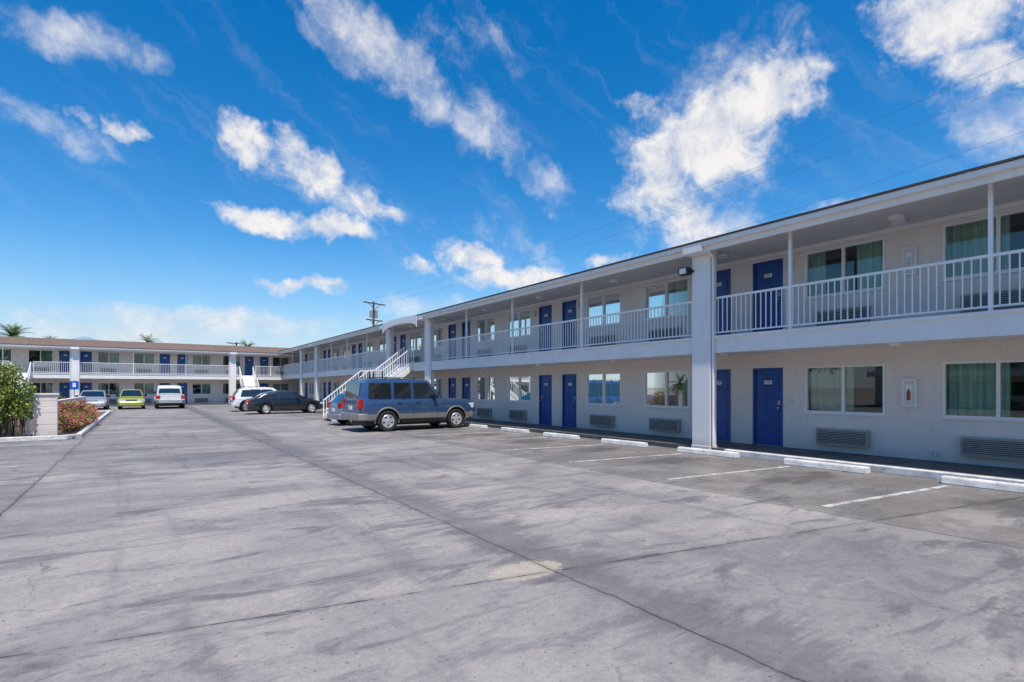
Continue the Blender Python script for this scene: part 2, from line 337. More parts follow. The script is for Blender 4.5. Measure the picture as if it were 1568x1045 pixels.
# ---------------------------------------------------------------- motel wing
def wing(name,P,s0,s1,centers,cols,posts,gaps,depth=9,arches=(),eave=5.3,rise=.5,labels=None,curbs=None,m1=(.33,1.15,1.71,3.45),colw=.27,detail=True):
    root=empty(name); d0,d1,w0,w1=m1
    FL=(.12,2.95)
    doors=[];wins=[]
    for c in centers:
        doors+=[(c-d1,c-d0,c),(c+d0,c+d1,c)]; wins+=[(c-w1,c-w0,c),(c+w0,c+w1,c)]
    doors=[d for d in doors if d[0]>s0+.2 and d[1]<s1-.2]; wins=[w for w in wins if w[0]>s0+.2 and w[1]<s1-.2]
    wall=MB(); TW=1.7
    for li,(f,zb,zt) in enumerate(((FL[0],0,2.96),(FL[1],2.963,5.16))):
        ops=sorted([(a,b,'d') for a,b,c in doors]+[(a,b,'w') for a,b,c in wins])
        cur=s0
        for a,b,k in ops:
            wall.box(cur,a,TW,TW+.2,zb,zt,P)
            if k=='d': wall.box(a,b,TW+.002,TW+.2,f+2.05,zt,P); 
            else: wall.box(a,b,TW+.002,TW+.2,zb,f+.92,P); wall.box(a,b,TW+.002,TW+.2,f+2.06,zt,P)
            cur=b
        wall.box(cur,s1,TW,TW+.2,zb,zt,P)
    wall.box(s0,s1,3.4,depth,0,5.15,P); wall.box(s0,s0+.2,TW+.2,3.4,0,5.15,P); wall.box(s1-.2,s1,TW+.2,3.4,0,5.15,P)
    wall.build('walls',M['wall'],root)
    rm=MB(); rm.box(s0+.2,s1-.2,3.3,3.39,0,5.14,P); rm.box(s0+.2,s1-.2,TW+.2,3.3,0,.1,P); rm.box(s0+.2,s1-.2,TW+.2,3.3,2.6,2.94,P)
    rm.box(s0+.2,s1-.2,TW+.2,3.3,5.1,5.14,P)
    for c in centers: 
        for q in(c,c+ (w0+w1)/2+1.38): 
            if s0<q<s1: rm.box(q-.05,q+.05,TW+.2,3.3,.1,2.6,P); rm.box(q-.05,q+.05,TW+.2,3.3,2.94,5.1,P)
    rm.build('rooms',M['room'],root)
    # doors
    db=MB();jb=MB();pl=MB();kb=MB()
    for a,b,c in doors:
        for f in FL:
            db.box(a+.04,b-.04,TW+.05,TW+.10,f+.01,f+2.01,P)
            for (z0,z1) in((.15,.62),(.78,1.32),(1.46,1.86)):
                m=(a+b)/2
                for (p,q) in((a+.13,m-.05),(m+.05,b-.13)):
                    db.box(p,q,TW+.043,TW+.05,f+z0,f+z1,P); db.box(p+.035,q-.035,TW+.036,TW+.043,f+z0+.035,f+z1-.035,P)
            jb.box(a,a+.045,TW-.012,TW+.12,f,f+2.05,P);jb.box(b-.045,b,TW-.012,TW+.12,f,f+2.05,P);jb.box(a+.045,b-.045,TW-.012,TW+.12,f+2.01,f+2.05,P)
            kb.box(a+.045,b-.045,TW+.01,TW+.12,f,f+.012,P)
            side=a+.12 if c>b else b-.12
            v=[P(side,TW-.03,f+1.0),P(side,TW+.05,f+1.0)]; kb.cyl(v[0],v[1],.028)
            kb.box(side-.03,side+.03,TW+.03,TW+.05,f+1.08,f+1.2,P)
            pl.box((a+b)/2-.10,(a+b)/2+.10,TW+.025,TW+.036,f+1.62,f+1.72,P)
    db.build('doors',M['blue'],root); jb.build('door_frames',M['blue'],root); pl.build('room_number_plates',M['white'],root); kb.build('door_hardware',M['steel'],root)
    # windows
    fr=MB();gl=MB();cu=MB();ac=MB()
    for wi,(a,b,c) in enumerate(wins):
        for li,f in enumerate(FL):
            z0=f+.92;z1=f+2.06;T0=TW-.018;T1=TW+.09;e=.045
            fr.box(a,b,T0,T1,z0,z0+e,P);fr.box(a,b,T0,T1,z1-e,z1,P)
            fr.box(a,a+e,T0,T1,z0+e,z1-e,P);fr.box(b-e,b,T0,T1,z0+e,z1-e,P)
            m=(a+b)/2; fr.box(m-.028,m+.028,T0+.01,T1,z0+e,z1-e,P)
            fr.box(a-.03,b+.03,TW-.04,TW,z0-.035,z0-.002,P)
            gl.add([P(a+e,TW+.05,z0+e),P(m-.028,TW+.05,z0+e),P(m-.028,TW+.05,z1-e),P(a+e,TW+.05,z1-e)],[(0,1,2,3)])
            gl.add([P(m+.028,TW+.035,z0+e),P(b-e,TW+.035,z0+e),P(b-e,TW+.035,z1-e),P(m+.028,TW+.035,z1-e)],[(0,1,2,3)])
            r=random.random(); spans=[]
            mi=0 if li==1 else random.choice((0,1,1))
            if r<.62: spans=[(m-.12,b+.06,mi)]
            elif r<.76: spans=[(m+.35,b+.06,mi),(a-.06,a+.35,mi)]
            elif r<.84: spans=[(a-.06,b+.06,mi)]
            else: spans=[(a-.06,m-.2,mi),(m+.5,b,mi)]
            for (p,q,mm) in spans:
                n=max(6,int((q-p)/.03)); vs=[]
                ph=random.random()*6
                for i in range(n+1):
                    s_=p+(q-p)*i/n; tt=TW+.24+.028*math.sin(i*1.15+ph)+.008*math.sin(i*.37)
                    vs+= [P(s_,tt,z0-.05),P(s_,tt,z1+.03)]
                cu.add(vs,[(2*i,2*i+2,2*i+3,2*i+1) for i in range(n)],mm)
            zc=f+.36; h=.15; cs=m-.02
            ac.box(cs-.56,cs+.56,TW-.16,TW+.05,zc-h-.04,zc+h+.04,P)
            ac.box(cs-.52,cs+.52,TW-.165,TW-.16,zc-h,zc+h,P,1)
            for i in range(8):
                zz=zc-h+.008+i*(2*h/8)
                ac.box(cs-.52,cs+.52,TW-.18,TW-.166,zz,zz+.016,P,0)
    fr.build('window_frames',M['frame'],root); gl.build('window_glass',M['glass'],root,recalc=False); cu.build('curtains',[M['cur_g'],M['cur_w'],M['cur_d']],root,recalc=False)
    ac.build('wall_air_conditioners',[M['ac'],M['acd']],root)
    # walkway + deck
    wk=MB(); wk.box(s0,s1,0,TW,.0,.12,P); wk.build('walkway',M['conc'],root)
    if curbs:
        cb_=MB(); cb_.box(curbs[0],curbs[1],-.16,-.002,0,.135,P); cb_.build('painted_curb',M['curb'],root,bevel=.015)
    dk=MB(); dk.box(s0,s1,.06,TW,2.56,2.93,P); dk.box(s0,s1,.03,.058,2.53,2.96,P); dk.box(s0,s1,-.005,.03,2.90,2.965,P)
    dk.build('balcony_deck',M['trim'],root)
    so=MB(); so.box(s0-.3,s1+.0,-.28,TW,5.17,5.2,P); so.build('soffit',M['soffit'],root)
    fa=MB(); fa.box(s0-.3,s1,-.32,-.285,5.06,5.28,P); fa.box(s0-.3,s1,-.43,-.323,5.19,5.292,P)
    fa.box(s0-.3,s1,TW-.06,TW-.002,5.08,5.168,P)
    q=s0
    while q<s1: fa.box(q,q+.05,-.436,-.31,5.17,5.296,P); q+=3.1   # gutter joints
    fa.build('eave_fascia_gutter',M['trim'],root)
    rf=MB(); rf.prism([(-.40,5.335),(4.5,5.335+rise),(depth+.4,5.335),(depth+.4,5.21),(-.27,5.21),(-.27,5.30),(-.40,5.30)],s0-.32,s1,lambda p,q,d:P(d,p,q)); rf.build('roof',M['roof'],root)
    rf=MB(); rf.box(s0-.32,s1,-.46,-.402,5.298,5.338,P); rf.build('roof_drip_edge',M['edge'],root)
    co=MB(); 
    for c in cols: 
        co.box(c-colw,c+colw,-.06,.22,.0,5.055,P); co.box(c-colw-.015,c+colw+.015,-.075,.235,.0,.16,P)
        co.box(c-colw-.01,c+colw+.01,-.45,.22,5.056,5.29,P)
        v0=P(c-colw-.06,-.02,.15);v1=P(c-colw-.06,-.02,4.95); co.cyl(v0,v1,.035,n=8); co.cyl(v1,P(c-colw-.06,-.38,5.2),.035,n=8)
    co.build('columns',M['trim'],root,bevel=.012)
    for (a,b) in arches:
        ar=MB(); n=24; pts=[]
        for i in range(n+1):
            u=i/n; s_=a+(b-a)*u; zz=4.72+.36*math.sqrt(max(0,1-(2*u-1)**2)); pts.append((s_,zz))
        top=[(a+(b-a)*(1-i/n), 5.30+.09*math.sin(math.pi*(1-i/n))) for i in range(n+1)]
        ar.prism(pts+top,-.49,-.465,lambda p,q,d:P(p,d,q))
        ar.build('arched_valance',M['trim'],root)
    ra=MB(); T=.10
    segs=[];cur=s0
    for ga,gb in sorted(list(gaps)+[(c-colw,c+colw) for c in cols]):
        if ga>cur: segs.append((cur,ga))
        cur=max(cur,gb)
    if cur<s1: segs.append((cur,s1))
    for a,b in segs:
        ra.box(a,b,T-.03,T+.03,3.90,3.95,P); ra.box(a,b,T-.02,T+.02,3.03,3.065,P)
        n=max(1,int(round((b-a)/.125)))
        for i in range(1,n):
            s_=a+(b-a)*i/n; ra.box(s_-.010,s_+.010,T-.010,T+.010,3.065,3.90,P)
        ra.box(a+.01,a+.05,T-.019,T+.019,2.96,3.9,P); ra.box(b-.05,b-.01,T-.019,T+.019,2.96,3.9,P)
    for p in posts: ra.box(p-.032,p+.032,T-.0325,T+.0325,2.96,5.17,P)
    ra.build('balcony_railing',M['rail'],root)
    ml=MB()
    for c in centers:
        for q in(c,c+3.96):
            if s0<q<s1:
                ml.cyl(P(q,.8,5.12),P(q,.8,5.17),.14,n=16); ml.cyl(P(q,.8,2.50),P(q,.8,2.56),.13,n=16)
    ml.build('ceiling_light_fixtures',M['frame'],root)
    return root

Pn=lambda s,t_,z:(11.9+t_,s,z)
cn=[8.37+7.93*k for k in range(-2,7)]
near=wing('motel_building',Pn,-9.5,57.6,cn,[8.42,24.4,29.6,45.2,50.2],[-8.2,-4.6,-.7,2.76,6.2,13.1,17.1,20.7,33.5,37.4,41.3,54.0],[(24.7,29.3)],arches=[(24.7,29.3)],curbs=(-9.5,7.7),rise=.45)
Pf=lambda s,t_,z:(s,58+t_,z*.965)
far=wing('motel_building',Pf,-26,22,[2.6+7.2*k for k in range(-3,3)],[-16.4,-4.5,7.4],[-13,-9.0,-.5,3.5,10.8],[(7.8,9.4),(-8.6,-7.2)],rise=.95,m1=(.3,1.1,1.5,3.1),arches=[],depth=10)
Po=lambda s,t_,z:(-24-t_,s,z)
opp=wing('motel_building',Po,-30,20,[-26+7.93*k for k in range(0,6)],[-14,2],[-10,-6,-2,6,10],[],rise=.45)

def label(txt,loc,size,rot,parent,mat):
    c=bpy.data.curves.new('room_number','FONT'); c.body=txt; c.size=size; c.align_x='CENTER'; c.align_y='CENTER'; c.extrude=.001
    o=bpy.data.objects.new('room_number',c); scene.collection.objects.link(o); o.location=loc; o.rotation_euler=rot; o.parent=parent; c.materials.append(mat)
for yc,lo,up in((7.63,'129','225'),(9.11,'128','224'),(15.57,'127','223'),(17.05,'126','222')):
    for f,tx in((.12,lo),(2.95,up)): label(tx,(11.9+1.72,yc,f+1.67),.095,(math.pi/2,0,-math.pi/2),near,M['dark'])

ex=MB()
for f in(.12,2.95):
    ex.box(4.32,4.58,1.62,1.70,f+1.12,f+1.72,Pn,0); ex.box(4.355,4.545,1.612,1.62,f+1.16,f+1.68,Pn,1)
    ex.box(4.39,4.51,1.605,1.612,f+1.22,f+1.60,Pn,0)
    if f<1:
        ex.cyl(Pn(4.45,1.60,f+1.26),Pn(4.45,1.60,f+1.44),.035,n=12,mi=2); ex.cyl(Pn(4.45,1.60,f+1.44),Pn(4.45,1.60,f+1.50),.02,.012,n=10,mi=3)
    else: ex.cyl(Pn(4.45,1.60,f+1.3),Pn(4.45,1.60,f+1.5),.035,n=12,mi=1)
ex.build('fire_extinguisher_cabinets',[M['frame'],M['jamb'],M['red'],M['black']],near)
fl=MB(); fl.box(8.72,9.00,-.22,-.02,4.62,4.80,Pn); fl.box(8.62,8.72,-.12,-.061,4.66,4.72,Pn); fl.box(8.76,8.96,-.225,-.22,4.64,4.78,Pn,1)
fl.build('flood_light',[M['dark'],M['frame']],near,bevel=.01)
ms=MB()
ms.box(4.35,4.6,1.1,1.3,5.08,5.17,Pn); ms.box(6.0,6.2,1.665,1.7,.4,.5,Pn); ms.box(1.3,1.36,1.66,1.7,.3,.42,Pn); ms.cyl(Pn(4.0,1.66,.22),Pn(4.0,1.66,.34),.03)
for y in (10.6,18.4): ms.cyl(Pn(y,.3,5.33),Pn(y,.3,5.55),.04)
ms.cyl(Pn(11.0,2.5,5.4),Pn(11.0,2.5,5.9),.05)
for y in(7.0,9.7,15.0,17.7): ms.box(y-.04,y+.04,1.67,1.70,1.25,1.37,Pn); ms.box(y-.06,y+.06,1.6,1.7,4.65,4.85,Pn)
ms.build('wall_boxes_vents',M['jamb'],near)

# ---------------------------------------------------------------- stairs
def stairs(name,P,sa,sb,parent,tread=.24,landing=.7):
    st=MB(); rl=MB(); n=8; rise=2.95/17
    t_=0.0; z=2.95
    for i in range(16):
        z-=rise
        w=landing if i==7 else tread
        st.box(sa+.05,sb-.05,t_-w,t_,z-.05,z,P); 
        if i!=7: st.box(sa+.05,sb-.05,t_-.012,t_,z,z+rise-.05,P)
        t_-=w
    te=t_
    z7=2.95-8*rise; tA=-7*tread; tB=tA-landing
    for s_ in(sa,sb-.05):
        st.prism([(0.05,2.95),(tA,z7+.06),(tB,z7+.06),(te,.02),(te+.35,0.0),(tB+.05,z7-.24),(tA+.02,z7-.24),(0.05,2.64)],s_,s_+.05,lambda p,q,d:P(d,p,q))
        H=.92
        pts=[(0.05,2.95),(tA,z7+.06),(tB,z7+.06),(te,.10)]
        for (a,b) in zip(pts[:-1],pts[1:]):
            for hh,w in((H,.05),(H*.16,.03)):
                rl.beam(P(s_+.025,a[0],a[1]+hh),P(s_+.025,b[0],b[1]+hh),w,w)
            L=abs(b[0]-a[0]); k=max(2,int(L/.13))
            for i in range(k+1):
                f=i/k; p=a[0]+(b[0]-a[0])*f; q=a[1]+(b[1]-a[1])*f
                w=.024 if 0<i<k else .045
                rl.beam(P(s_+.025,p,q-.0),P(s_+.025,p,q+H),w,w)
    for s_ in(sa+.1,sb-.1): st.beam(P(s_,tB+.1,0),P(s_,tB+.1,z7-.2),.1,.1)
    r=empty(name); st.build('steps_stringers',M['trim'],r); rl.build('handrails',M['rail'],r); return r
stairs('exterior_staircase',Pn,26.2,27.5,None)
stairs('exterior_staircase',Pf,7.95,9.2,None)
stairs('exterior_staircase',Pf,-8.5,-7.3,None)

# ---------------------------------------------------------------- cars
import numpy as np
def paint(name,col,metal=.3,rough=.22,dirt=.3):
    m,t,b=newmat(name); tc=t.new('ShaderNodeTexCoord').outputs['Object']
    n=t.noise(tc,2.5,3,.6); z=t.new('ShaderNodeSeparateXYZ'); t.put(z.inputs[0],tc)
    c=t.mix(t.rng(n,.3,.7),c4([v*.92 for v in col]),c4(col))
    c=t.mix(t.m('MULTIPLY',t.rng(z.outputs[2],.25,.8,dirt,0),t.rng(n,.3,.7,.4,1)),c,(.22,.19,.16,1))
    t.put(b.inputs['Base Color'],c); b.inputs['Metallic'].default_value=metal; t.put(b.inputs['Roughness'],t.rng(n,.3,.7,rough,rough+.08))
    b.inputs['Coat Weight'].default_value=.9; b.inputs['Coat Roughness'].default_value=.03; return m
M['cglass']=simple('car_glass',(.010,.014,.016),.02,var=.1,spec=1.0,coat=.8)
M['tyre']=simple('tyre_rubber',(.018,.018,.018),.85,var=.2,scale=8)
M['rim']=simple('alloy_wheel',(.66,.66,.66),.35,metal=.6,var=.05)
M['tail']=simple('tail_lamp',(.45,.01,.01),.15,var=.1,coat=.5)
M['head']=simple('head_lamp',(.65,.68,.7),.1,var=.1,coat=.5)
M['chrome']=simple('chrome',(.7,.7,.7),.15,metal=1,var=.03)
def wheel(root,x,y,r,side,style):
    mb=MB(); n=32
    prof=[(r*.62,.0),(r*.66,.012),(r*.9,.02),(r*.975,.0),(r,-.03),(r,-.17),(r*.97,-.205),(r*.62,-.21)]
    def ring(rad,off): return [(x+rad*math.cos(2*math.pi*i/n),y+side*off,r+rad*math.sin(2*math.pi*i/n)) for i in range(n)]
    vs=[];
    for p in prof: vs+=ring(*p)
    fs=[(k*n+i,k*n+(i+1)%n,(k+1)*n+(i+1)%n,(k+1)*n+i) for k in range(len(prof)-1) for i in range(n)]
    mb.add(vs,fs,0)
    vs=ring(r*.62,0)+ring(r*.58,-.10)+ring(.01,-.10)
    mb.add(vs,[(k*n+i,k*n+(i+1)%n,(k+1)*n+(i+1)%n,(k+1)*n+i) for k in range(2) for i in range(n)],2)
    vs=ring(r*.64,.004)+ring(r*.60,.016)+ring(r*.53,.004)+ring(r*.52,-.03)
    mb.add(vs,[(k*n+i,k*n+(i+1)%n,(k+1)*n+(i+1)%n,(k+1)*n+i) for k in range(3) for i in range(n)],1)
    for k in range(style):
        a=2*math.pi*k/style+.3; ca,sa=math.cos(a),math.sin(a); w=r*.15*(5/style)
        pts=[]
        for rad,ww in((r*.1,w*.9),(r*.56,w*1.3)):
            for sg in(-1,1):
                for off in(.004 if rad>r*.3 else .018,-.04):
                    pts.append((x+rad*ca-sg*ww*sa,y+side*off,r+rad*sa+sg*ww*ca))
        mb.add(pts,[(0,2,6,4),(1,5,7,3),(0,4,5,1),(2,3,7,6),(0,1,3,2),(4,6,7,5)],1)
    vs=ring(r*.19,.01)+ring(r*.13,.025)+ring(.005,.025)
    mb.add(vs,[(k*n+i,k*n+(i+1)%n,(k+1)*n+(i+1)%n,(k+1)*n+i) for k in range(2) for i in range(n)],1)
    mb.build('wheel',[M['tyre'],M['rim'],M['black']],root,smooth=True)
def car(name,loc,rz,p):
    root=empty(name,loc,rz); L,Wd=p['L'],p['W']; hw=Wd/2
    topx,topz=zip(*p['top']); botx,botz=zip(*p['bot'])
    px=[0,.04,.15,.45,L-.75,L-.3,L-.1,L]; pw=p.get('plan',[.86,.92,.965,1,1,.95,.88,.78])
    clad=p.get('clad',.42)
    def sec(x):
        zt=float(np.interp(x,topx,topz)); zb=float(np.interp(x,botx,botz)); w=hw*float(np.interp(x,px,pw))
        c=max(min(clad,zt-.12),zb+.05); h=zt-c
        return [(w*.90,zb),(w*.965,zb+(c-zb)*.25),(w*.992,c-.02),(w*.995,c),(w,c+h*.30),(w*.995,c+h*.55),(w*.975,c+h*.78),(w*.945,c+h*.93),(w*.89,zt),(w*.5,zt+.018)]
    def side_y(x,z):
        s_=sec(x); zs=[q[1] for q in s_[:9]]; ys=[q[0] for q in s_[:9]]; return float(np.interp(z,zs,ys))
    xs=sorted(set([round(v,3) for v in list(np.linspace(0,L,46))+list(topx)+px]))
    mb=MB(); rings=[]
    for x in xs:
        h=sec(x); r_=[(x,y,z) for y,z in h]+[(x,-y,z) for y,z in reversed(h)]; rings.append(r_)
    n=len(rings[0]); vs=[v for r_ in rings for v in r_]; fs=[];mi=[]
    for k in range(len(rings)-1):
        for i in range(n):
            j=(i+1)%n; fs.append((k*n+i,k*n+j,(k+1)*n+j,(k+1)*n+i)); mi.append(2 if (i in(0,1,2) or i in(n-2,n-3,n-4)) and i!=3 and clad>.5 else 0)
    mb.add(vs,fs); mb.mi=mi
    for base in(0,(len(rings)-1)*n):
        for i in range(n//2-1): mb.f.append((base+i,base+i+1,base+n-2-i,base+n-1-i)); mb.mi.append(2 if (i<3 and clad>.5) else 0)
    body=mb.build('body',[p['mat'],M['black'],p.get('cladmat',p['mat'])],root)
    cut=MB()
    for wx in p['wx']:
        for sg in(-1,1): cut.cyl((wx,sg*(hw-.30),p['r']+.03),(wx,sg*(hw+.3),p['r']+.03),p['r']+.065,n=36,mi=1)
    co=cut.build('cutter',[p['mat'],M['black'],p.get('cladmat',p['mat'])])
    co.parent=root
    bpy.context.view_layer.update()
    bm_=body.modifiers.new('b','BOOLEAN'); bm_.object=co; bm_.operation='DIFFERENCE'; bm_.solver='EXACT'
    dg=bpy.context.evaluated_depsgraph_get(); me=bpy.data.meshes.new_from_object(body.evaluated_get(dg))
    body.modifiers.clear(); body.data=me; me.shade_smooth(); me.set_sharp_from_angle(angle=math.radians(32))
    bpy.data.objects.remove(co,do_unlink=True)
    lp=MB()
    for wx in p['wx']:
        for sg in(-1,1):
            R=p['r']+.07; k=18; vs=[]
            for i in range(k+1):
                a=math.radians(-12+204*i/k)
                for rr,o in((R-.012,.004),(R+.035,.014),(R+.05,-.004)):
                    X=wx+rr*math.cos(a);Z=max(.2,p['r']+.03+rr*math.sin(a)); vs.append((X,sg*(side_y(X,Z)+o),Z))
            lp.add(vs,[(3*i+j,3*i+j+1,3*i+j+4,3*i+j+3) for i in range(k) for j in range(2)])
    lp.build('wheel_arch_lips',p.get('cladmat',p['mat']),root,smooth=True)
    gx,gz=zip(*p['gh']); belt=p['belt']; wb=hw*.93; tm=p.get('tumble',.24)
    def ghy(z): return wb-max(0,(z-belt))*tm
    gm=MB(); xs=sorted(set(list(gx)+[round(v,3) for v in np.linspace(gx[0],gx[-1],30)])); rings=[]
    zbase=belt-.12
    def kk(x): return 1-.05*max(0,1-(x-gx[0])/.3)-.06*max(0,1-(gx[-1]-x)/.5)
    for x in xs:
        zt=float(np.interp(x,gx,gz)); e=.06; k=kk(x)
        h=[(wb*k,zbase),(ghy(max(zbase,zt-e-.03))*k,max(zbase,zt-e-.03)),((ghy(zt-.03)-.03)*k,zt-.022),((ghy(zt)-.09)*k,zt),(ghy(zt)*.5,zt+.02),]
        rings.append([(x,y,z) for y,z in h]+[(x,-y,z) for y,z in reversed(h)])
    n=len(rings[0]); gm.add([v for r_ in rings for v in r_],[(k*n+i,k*n+(i+1)%n,(k+1)*n+(i+1)%n,(k+1)*n+i) for k in range(len(rings)-1) for i in range(n)]+[tuple(range(n)),tuple(range((len(rings)-1)*n,len(rings)*n))])
    gm.build('roof_and_pillars',p['mat'],root,smooth=True)
    wg=MB()
    def sidepatch(mb,xb0,xt0,xt1,xb1,z0,z1,off,mi=0):
        for sg in(-1,1):
            vs=[];K=8
            for i in range(K+1):
                u=i/K
                for (xa,xc,z) in((xb0,xb1,z0),(xt0,xt1,z1)):
                    x=xa+(xc-xa)*u; vs.append((x,sg*(ghy(z)*kk(x)+off),z))
            mb.add(vs,[(2*i,2*i+2,2*i+3,2*i+1) for i in range(K)],mi)
    for wdef in p['wins']: sidepatch(wg,*wdef,.008)
    if not p.get('nopillarband'):
        w0_,w1_=p['wins'][0],p['wins'][-1]
        sidepatch(wg,w0_[0]-.03,w0_[1]-.03,w1_[2]+.02,w1_[3]+.045,w1_[4]-.025,w0_[5]+.012,.004,1)
    def screen(i0,i1,f0,f1,inset,out):
        x0,z0=p['gh'][i0];x1,z1=p['gh'][i1]
        d=Vector((x1-x0,0,z1-z0)); nrm=Vector((d.z,0,-d.x)).normalized()*out
        a=Vector((x0,0,z0))+d*f0+nrm; b=Vector((x0,0,z0))+d*f1+nrm
        ya=ghy(a.z)*kk(a.x)-inset-.03; yb=ghy(b.z)*kk(b.x)-inset-.06
        vs=[];K=8
        for i in range(K+1):
            u=-1+2*i/K; vs+=[(a.x,u*ya,a.z+.012*(1-abs(u))),(b.x,u*yb,b.z+.018*(1-abs(u)))]
        wg.add(vs,[(2*i,2*i+2,2*i+3,2*i+1) for i in range(K)])
    screen(0,1,.22 if p.get('tall') else .12,.9,.05,-.02); screen(-1,-2,.06,.93,.02,.02)
    wg.build('windows',[M['cglass'],M['black']],root,recalc=False)
    sm=MB()
    def ribbon(x,z0,z1,w=.012,dx=0):
        for sg in(-1,1):
            vs=[];K=8
            for i in range(K+1):
                z=z0+(z1-z0)*i/K; X=x+dx*i/K
                for q in(-w/2,w/2): vs.append((X+q,sg*(side_y(X+q,z)+.003),z))
            sm.add(vs,[(2*i,2*i+1,2*i+3,2*i+2) for i in range(K)])
    for x in p['seams']: ribbon(x,.35,belt-.02)
    for (xa,xb,z) in p.get('hlines',[]):
        for sg in(-1,1):
            K=10;vs=[]
            for i in range(K+1):
                x=xa+(xb-xa)*i/K
                for q in(-.006,.006): vs.append((x,sg*(side_y(x,z+q)+.004),z+q))
            sm.add(vs,[(2*i,2*i+1,2*i+3,2*i+2) for i in range(K)])
    for (x,z) in p['handles']:
        for sg in(-1,1): y=side_y(x,z); sm.box(x-.09,x+.09,min(sg*(y-.005),sg*(y+.03)),max(sg*(y-.005),sg*(y+.03)),z-.018,z+.018,None,1)
    sm.build('door_seams_handles',[M['black'],p.get('handlemat',p['mat'])],root,recalc=False)
    lm=MB()
    hb,ht=p['bump']
    zt0=p['tl']; 
    for sg in(-1,1):
        y0=sg*hw*.70;y1=sg*(hw*.90)
        lm.box(-.022,.10,min(y0,y1),max(y0,y1),zt0[0],zt0[1],None,0)
        y1=sg*(side_y(.13,zt0[0])+.008); y0=sg*hw*.8
        lm.box(-.005,.13,min(y0,y1),max(y0,y1),zt0[0]+.01,zt0[1]-.01,None,0)
        h0,h1=p['hl']; xh=p['hlx']
        y0=sg*hw*.45;y1=sg*hw*.84
        lm.box(xh-.2,xh+.03,min(y0,y1),max(y0,y1),h0,h1,None,1)
        y1=sg*(side_y(xh-.16,h0)+.006); lm.box(xh-.30,xh-.07,min(sg*hw*.7,y1),max(sg*hw*.7,y1),h0+.01,h1-.01,None,1)
    lm.box(xh-.1,xh+.035,-hw*.42,hw*.42,p['hl'][0]-.02,p['hl'][1]-.01,None,2)
    for i in range(4): z=p['hl'][0]+.0+i*.035; lm.box(xh-.1,xh+.045,-hw*.41,hw*.41,z,z+.01,None,3)
    lm.box(-.03,.0,-.16,.16,p.get('plate',.75),p.get('plate',.75)+.14,None,4)
    lm.build('lamps_grille_plate',[M['tail'],M['head'],M['black'],M['chrome'],M['white']],root,bevel=.02)
    bu=MB()
    for (xa,xb,ins) in((-.09,.30,0),(L-.32,L+.06,1)):
        pts=[(xa,hw*.80),(xa+.04,hw*.93),(xa+.2,hw*1.0),(xb,hw*1.005)] if not ins else [(xa,hw*1.005),(xa+.12,hw*.97),(xb-.08,hw*.84),(xb,hw*.65)]
        poly=pts+[(x,-y) for x,y in reversed(pts)]
        bu.prism(poly,hb,ht,lambda a,b,d:(a,b,d))
    bu.build('bumpers',p.get('bumpmat',p['mat']),root,bevel=.035)
    mr=MB()
    mx,mz=p['mirror']
    for sg in(-1,1):
        y=ghy(mz)*1.0; mr.box(mx-.06,mx+.08,min(sg*(y+.04),sg*(y+.24)),max(sg*(y+.04),sg*(y+.24)),mz-.07,mz+.10); mr.box(mx-.02,mx+.04,min(sg*(y-.03),sg*(y+.05)),max(sg*(y-.03),sg*(y+.05)),mz-.06,mz-.02)
    mr.build('mirrors',M['black'],root,bevel=.03)
    un=MB(); un.box(.3,L-.4,-hw*.72,hw*.72,.22,.5)
    if p.get('board'): 
        for sg in(-1,1): un.box(p['wx'][0]+p['r']+.15,p['wx'][1]-p['r']-.15,min(sg*hw*.85,sg*(hw+.04)),max(sg*hw*.85,sg*(hw+.04)),.34,.40)
    un.build('underbody',M['black'],root)
    if p.get('rack'):
        rk=MB(); x0,x1=p['rack']; zr=max(gz); hh=p.get('rackh',.07)
        for sg in(-1,1):
            yy=sg*(ghy(zr)-.14); rk.beam((x0,yy,zr+hh),(x1,yy,zr+hh),.035,.02)
            for x in np.linspace(x0,x1,4): rk.beam((x,yy,zr-.01),(x,yy,zr+hh-.008),.05,.04)
        rk.build('roof_rack',M['black'],root)
    for wx in p['wx']:
        for sg in(-1,1): wheel(root,wx,sg*(hw-.02),p['r'],sg,p.get('spokes',5))
    return root
sb=paint('blue_grey_paint',(.05,.11,.225),.45,.2,.15); tan=paint('grey_cladding_paint',(.30,.275,.25),.3,.4)
suv=dict(L=5.0,W=2.0,top=[(0,1.16),(.05,1.19),(3.4,1.21),(3.6,1.21),(4.35,1.19),(4.75,1.15),(4.92,1.07),(5.0,.92)],bot=[(0,.52),(.3,.42),(4.6,.40),(5.0,.48)],
 belt=1.19,gh=[(.02,1.17),(.14,1.88),(.45,1.975),(2.35,1.99),(2.82,1.94),(3.52,1.19)],tumble=.17,wx=(1.08,4.03),r=.39,clad=.66,cladmat=tan,bumpmat=tan,mat=sb,
 wins=[(.34,.38,1.24,1.24,1.26,1.83),(1.36,1.36,2.06,2.06,1.26,1.84),(2.16,2.16,2.78,3.24,1.26,1.84)],nopillarband=True,seams=[1.30,2.11,3.18],hlines=[(.3,4.8,1.0)],handles=[(1.55,1.08),(2.32,1.08)],
 bump=(.44,.70),tl=(.88,1.22),hl=(.82,1.04),hlx=4.93,mirror=(3.02,1.30),board=True,rack=(.5,2.3),rackh=.045,tall=True,plate=.82,spokes=5,plan=[.91,.96,.99,1,1,.985,.95,.90])
car('parked_suv',(6.50,19.9,.004),math.radians(1.5),suv)
suv['nopillarband']=False
whitep=paint('white_car_paint',(.74,.75,.76),0,.25)
